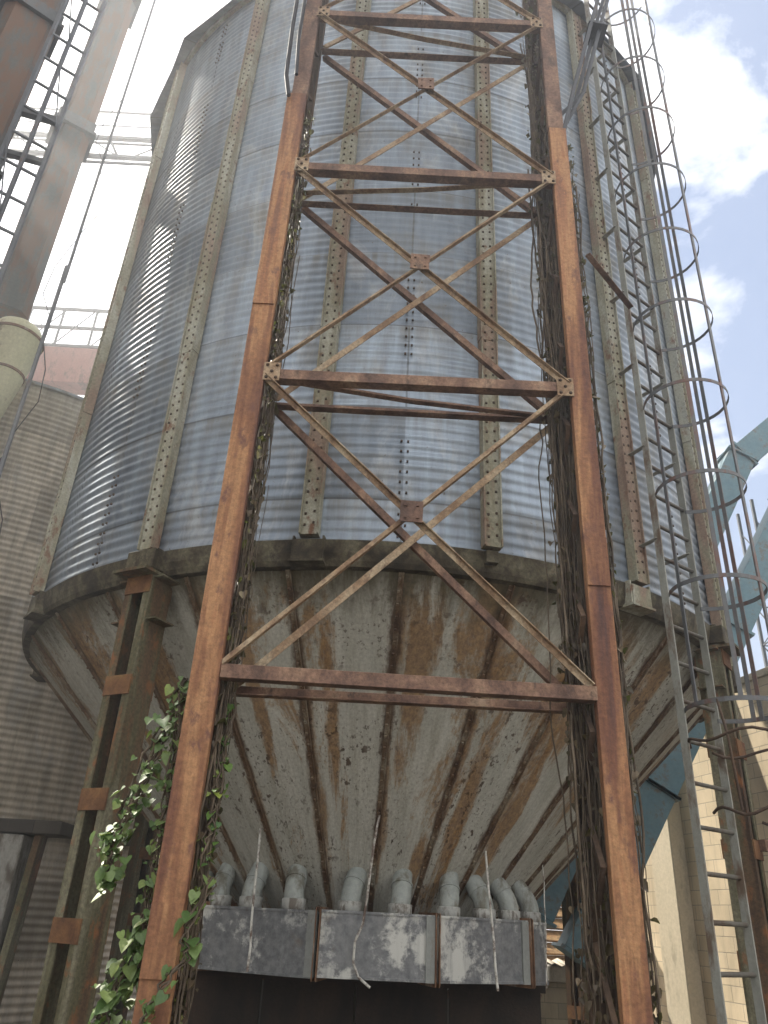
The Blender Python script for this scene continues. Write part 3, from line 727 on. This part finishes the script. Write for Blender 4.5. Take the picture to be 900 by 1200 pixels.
# lattice access frame seen between the trunks
gm = thing('access_frame', 'dark steel rung frame against the bright sky between the two elevator trunks', 'steel frame', (-7.1, 9.7, 0))
ga, gb = at_az(-37.6, 9.4), at_az(-34.3, 9.4); gc = (ga + gb) / 2
for p in (ga, gb, gc): MB().bar(up(p, 0), up(p, 23.6), .045 if p is not gc else .045, .055, (1, 0, 0)).build('frame_rail', 'steel', gm)
for k in range(36):
    z = 2.0 + .595 * k
    MB().bar(up(ga, z), up(gb, z), .036, .036).build('frame_rung', 'steel', gm)
for k in range(8):
    z = 4 + 2.0 * k; p, q = (ga, gc) if k % 2 else (gc, gb)
    MB().tube([up(p, z + 1.5) + Vector((0, -.05, 0)), up(p.lerp(q, .55), z + .7) + Vector((0, -.08, 0)), up(q, z) + Vector((0, -.05, 0))], .012, 5).build('loose_wire', 'steel', gm)
# conduit post alongside
pa = at_az(-29.95, 9.3)
cpst = thing('conduit_post', 'thin grey conduit post with loose wires beside the elevator trunk', 'conduit', (pa.x, pa.y, 0))
MB().tube([up(pa, .0), up(pa, 9.5)], .028, 8).build('conduit', 'steel', cpst)
MB().tube([up(pa + Vector((.03, 0, 0)), 9.2), up(pa + Vector((-.02, .05, 0)), 22)], .022, 8).build('conduit', 'steel', cpst)
for k, (z, o_) in enumerate(((6.0, .25), (8.2, .18), (10.0, -.22), (11.6, .2), (13.2, -.2))):
    MB().tube([up(pa, z), up(pa, z - .5) + Vector((o_ * .8, .02, 0)), up(pa, z - 1.0) + Vector((o_, .03, 0)), up(pa, z - 1.5) + Vector((.02, .0, 0))], .007, 5).build('loose_wire', 'black', cpst)
MB().tube([up(pa, 6.35), up(pa, 6.0) + Vector((-.25, 0, 0)), up(pa, 6.1) + Vector((-.6, .1, 0))], .02, 6).build('loose_wire', 'black', cpst)
# conveyor bridges
br = thing('conveyor_bridge', 'red-brown conveyor bridge with lattice railing crossing behind the silo', 'bridge', (-4, 14.4, 12))
b = MB().box((-4, 14.6, 12.62), (16, .5, 1.0)); b.build('bridge_beam', 'redbeam', br, .01)
for z in (13.2, 13.75, 14.32): MB().bar((-12, 14.4, z), (4, 14.4, z), .06, .07).build('railing_rail', 'steel', br)
for i in range(20):
    x = -12 + .8 * i; MB().bar((x, 14.4, 13.2), (x, 14.4, 14.3), .045, .045, (0, 1, 0)).build('railing_post', 'steel', br)
MB().tube([(-12 + .8 * i, 14.36, 13.2 if i % 2 else 14.3) for i in range(21)], .022, 4, smooth=False).build('railing_lattice', 'steel', br)
b2 = thing('conveyor_bridge', 'upper thin steel walkway bridge between elevator trunk and silo roof', 'bridge', (-5, 12.2, 16.8))
for z, w in ((18.55, .04), (18.05, .025), (17.6, .09), (17.42, .04), (16.95, .09), (16.75, .05)): MB().bar((-11, 12.1, z), (3, 12.1, z), w, w).build('bridge_rail', 'steel', b2)
for i in range(11):
    x = -11 + 1.35 * i
    MB().bar((x, 12.1, 17.6), (x + .35, 12.1, 16.9), .06, .06, (0, 1, 0)).build('bridge_post', 'steel', b2)
    MB().bar((x, 12.13, 18.5), (x, 12.13, 17.6), .03, .03, (0, 1, 0)).build('railing_post', 'steel', b2)

MB().tube([(-12 + .8 * i, 14.44, 14.3 if i % 2 else 13.2) for i in range(21)], .022, 4, smooth=False).build('railing_lattice', 'steel', br)
MB().tube([(-11 + .9 * i, 12.16, 16.93 if i % 2 else 17.6) for i in range(16)], .022, 4, smooth=False).build('bridge_lattice', 'steel', b2)

# ------------------------------------------------------------------ climbing plants
HEART = [(0, 0), (.28, -.16), (.5, .02), (.46, .38), (.24, .72), (0, 1.02), (-.24, .72), (-.46, .38), (-.5, .02), (-.28, -.16)]
def heart_leaf(b, p, size, nrm, tipdir, fold=.14):
    nrm = nrm.normalized(); ty = (tipdir - nrm * tipdir.dot(nrm))
    if ty.length < 1e-3: ty = nrm.orthogonal()
    ty.normalize(); tx = ty.cross(nrm)
    vs = [p + ty * (size * .4)] + [p + tx * (x * size) + ty * (y * size) + nrm * (fold * size * (abs(x) * 1.4 - (y - .4) ** 2 * .5)) for x, y in HEART]
    n_ = len(HEART); b.add(vs, [(0, 1 + i, 1 + (i + 1) % n_) for i in range(n_)], True)
def ivy(name, label, knots, n_leaf, spread, size, mat, stem_r=.007, nstem=5, fwd=Vector((-.25, -.75, .8))):
    t = thing(name, label, 'climbing plant', (knots[0][0], knots[0][1], 0))
    lv = MB()
    for s_ in range(nstem):
        off = Vector((random.gauss(0, spread * .45), random.gauss(0, spread * .5), 0))
        pts = []
        for i in range(len(knots) - 1):
            a, b_ = Vector(knots[i]), Vector(knots[i + 1])
            for j in range(6):
                pts.append(a.lerp(b_, j / 6) + off * (.4 + .6 * math.sin(i + s_)) + Vector((random.gauss(0, .012), random.gauss(0, .012), 0)))
        MB().tube(pts, [stem_r * random.uniform(.6, 1.1)] * len(pts), 5).build('stem', 'stem', t)
    for _ in range(n_leaf):
        i = random.random() * (len(knots) - 1.001); k = int(i); f = i - k
        p = Vector(knots[k]).lerp(Vector(knots[k + 1]), f) + Vector((random.gauss(0, spread * .8), random.gauss(0, spread * .6), random.gauss(0, spread * .6)))
        nr = fwd + Vector((random.gauss(0, .5), random.gauss(0, .4), random.gauss(0, .45)))
        tip = Vector((random.gauss(0, .35), random.gauss(-.2, .25), -1))
        heart_leaf(lv, p, size * random.choice((.3, .4, .5, .6, .75, .9)) * random.uniform(.9, 1.1), nr, tip, random.uniform(.08, .3))
    lv.build('foliage', mat, t)
    return t
ivy('ivy_vine', 'dense green heart-leaved vine hanging between the rusty left tower leg and the silo column', [(-1.17, 4.72, 2.86), (-1.25, 4.74, 2.55), (-1.33, 4.76, 2.25), (-1.40, 4.76, 2.02), (-1.45, 4.74, 1.88), (-1.38, 4.72, 1.68)], 230, .06, .085, 'leaf', nstem=8)
ivy('ivy_vine', 'loose leafy vine strand hugging the left edge of the rusty left tower leg', [(-1.15, 4.66, 2.75), (-1.16, 4.68, 2.4), (-1.15, 4.68, 2.05), (-1.17, 4.70, 1.75), (-1.16, 4.70, 1.5), (-1.13, 4.7, 1.2)], 130, .035, .08, 'leaf', nstem=7)
ivy('ivy_vine', 'leafy vine clump at the foot of the left tower leg beside the column', [(-1.10, 4.72, .4), (-1.20, 4.74, .9), (-1.30, 4.72, 1.12), (-1.22, 4.72, 1.28), (-1.10, 4.70, 1.42), (-1.18, 4.72, 1.50)], 260, .07, .085, 'leaf', nstem=9)
ivy('ivy_vine', 'yellow-green vine trailing down the inner side of the left tower leg', [(-.86, 4.62, 2.75), (-.86, 4.62, 2.4), (-.84, 4.58, 2.1), (-.86, 4.56, 1.9), (-.87, 4.6, 1.6)], 90, .03, .06, 'leafy', nstem=10)
ivy('ivy_vine', 'green heart-leaved vine crossing the foot of the rusty left tower leg', [(-.80, 4.50, 1.75), (-.88, 4.45, 1.52), (-.86, 4.42, 1.38), (-.96, 4.40, 1.24), (-1.03, 4.40, 1.12), (-.95, 4.42, .8)], 44, .035, .09, 'leaf', nstem=3)
def dry_vine(label, cx_, cy_, wx, wy, z0, z1, n_s, n_l, seed):
    rnd = random.Random(seed); t = thing('dry_vine', label, 'climbing plant', (cx_, cy_, z0)); lv = MB(); st = MB()
    for _ in range(n_s):
        a, b_ = sorted((rnd.uniform(z0, z1), rnd.uniform(z0, z1)))
        if b_ - a < 1.5: b_ = min(z1, a + 2.5)
        ww = wx * (1.7 if rnd.random() < .14 else 1); x, y = rnd.uniform(-ww, ww), rnd.uniform(-wy, wy); pts = []; z = a; ph = rnd.uniform(0, 6)
        while z < b_:
            x += rnd.gauss(0, .008); y += rnd.gauss(0, .010); x = max(-ww, min(ww, x)); y = max(-wy, min(wy, y))
            pts.append((cx_ + x + .010 * math.sin(z * 4 + ph), cy_ + y + .010 * math.cos(z * 3.3 + ph), z)); z += .11
        if len(pts) > 2: st.tube(pts, rnd.choice((.0025, .003, .004, .005, .008)), 5)
    st.build('stems', 'stem', t)['kind'] = 'stuff'
    for _ in range(n_l):
        z = z0 + (z1 - z0) * rnd.random() ** 1.15; p = Vector((cx_ + rnd.uniform(-wx, wx) * 1.12, cy_ + rnd.uniform(-wy, wy), z))
        heart_leaf(lv, p, rnd.uniform(.02, .06), Vector((rnd.gauss(0, 1), rnd.gauss(-.5, .8), rnd.gauss(0, .6))), Vector((rnd.gauss(0, .4), rnd.gauss(0, .4), -1)), .45)
    lv.build('dry_leaves', 'dead', t)
dry_vine('dense mat of dry brown vine stems climbing the right tower leg', 1.27, 4.74, .085, .12, .0, 10.5, 95, 800, 3)
dry_vine('thin line of dry vine along the outer edge of the right tower leg', 1.51, 4.64, .028, .05, .6, 8.0, 26, 420, 4)
dry_vine('dry vine and dead leaves along the inner side of the left tower leg', -.885, 4.66, .030, .10, .0, 8.2, 46, 700, 5)

# ------------------------------------------------------------------ haze volume added to stand for lens glare
hz_ = MB().box((0, 60, 14), (300, 300, 30.0)).build('glare_haze', None) if False else None
hb_ = MB(); hb_.box((0, 40, 14.0), (160, 140, 30.0))
hm = bpy.data.materials.new('glare_volume'); hm.use_nodes = True; ht = hm.node_tree; ht.nodes.remove(ht.nodes['Principled BSDF'])
pv = ht.nodes.new('ShaderNodeVolumePrincipled'); pv.inputs['Color'].default_value = (.92, .95, 1, 1); pv.inputs['Density'].default_value = .0105; pv.inputs['Anisotropy'].default_value = .68
ht.links.new(pv.outputs[0], ht.nodes['Material Output'].inputs['Volume'])
M['glare_haze'] = hm; ho = hb_.build('glare_haze', 'glare_haze'); ho['kind'] = 'stuff'

# ------------------------------------------------------------------ light and sky
SUN_AZ, SUN_EL = -53.0, 50.0
sd = Vector((math.sin(R(SUN_AZ)) * math.cos(R(SUN_EL)), math.cos(R(SUN_AZ)) * math.cos(R(SUN_EL)), math.sin(R(SUN_EL))))
sl = bpy.data.lights.new('sun', 'SUN'); sl.energy = 4.8; sl.angle = R(.5); sl.color = (1, .93, .80)
so = bpy.data.objects.new('sun', sl); COL.objects.link(so); so.rotation_euler = sd.to_track_quat('Z', 'Y').to_euler()
W = bpy.data.worlds.new('World'); S.world = W; W.use_nodes = True; nt = W.node_tree; nt.nodes.clear()
def N(t, **k):
    n_ = nt.nodes.new(t)
    for a, b_ in k.items(): setattr(n_, a, b_)
    return n_
out = N('ShaderNodeOutputWorld'); bg = N('ShaderNodeBackground'); nt.links.new(bg.outputs[0], out.inputs[0])
sky = N('ShaderNodeTexSky', sky_type='NISHITA'); sky.sun_disc = False; sky.sun_elevation = R(SUN_EL); sky.sun_rotation = R(SUN_AZ)
sky.air_density = 1.0; sky.dust_density = .5; sky.ozone_density = 3.0
tc = N('ShaderNodeTexCoord'); mp_ = N('ShaderNodeMapping'); mp_.inputs['Scale'].default_value = (1, 1, 1.5); mp_.inputs['Location'].default_value = (.35, .0, .1)
nt.links.new(tc.outputs['Generated'], mp_.inputs[0])
no = N('ShaderNodeTexNoise'); no.inputs['Scale'].default_value = 3.4; no.inputs['Detail'].default_value = 8; no.inputs['Roughness'].default_value = .58; no.inputs['Distortion'].default_value = .25
nt.links.new(mp_.outputs[0], no.inputs['Vector'])
# broken cloud nearly everywhere, with a clearer blue gap low over the right-hand side
bd = Vector((math.sin(R(33)) * math.cos(R(30)), math.cos(R(33)) * math.cos(R(30)), math.sin(R(30))))
dp = N('ShaderNodeVectorMath', operation='DOT_PRODUCT'); nt.links.new(tc.outputs['Generated'], dp.inputs[0]); dp.inputs[1].default_value = bd
mr = N('ShaderNodeMapRange'); nt.links.new(dp.outputs['Value'], mr.inputs['Value'])
for k_, v_ in (('From Min', .84), ('From Max', .97), ('To Min', .17), ('To Max', -.07)): mr.inputs[k_].default_value = v_
ma = N('ShaderNodeMath', operation='ADD'); nt.links.new(no.outputs['Fac'], ma.inputs[0]); nt.links.new(mr.outputs[0], ma.inputs[1])
cr = N('ShaderNodeValToRGB'); nt.links.new(ma.outputs[0], cr.inputs[0]); cr.color_ramp.elements[0].position = .46; cr.color_ramp.elements[1].position = .62
mx = N('ShaderNodeMix', data_type='RGBA'); nt.links.new(cr.outputs[0], mx.inputs['Factor']); nt.links.new(sky.outputs[0], mx.inputs[6]); mx.inputs[7].default_value = (12.2, 12.0, 11.8, 1)
nt.links.new(mx.outputs[2], bg.inputs[0]); bg.inputs[1].default_value = .075

vs = S.view_settings; vs.view_transform = 'Standard'; vs.look = 'None'; vs.exposure = 1.42; vs.gamma = 1
S.display_settings.display_device = 'sRGB'
S.render.engine = 'CYCLES'
S.cycles.max_bounces = 6; S.cycles.diffuse_bounces = 3; S.cycles.glossy_bounces = 3
S.cycles.use_denoising = True
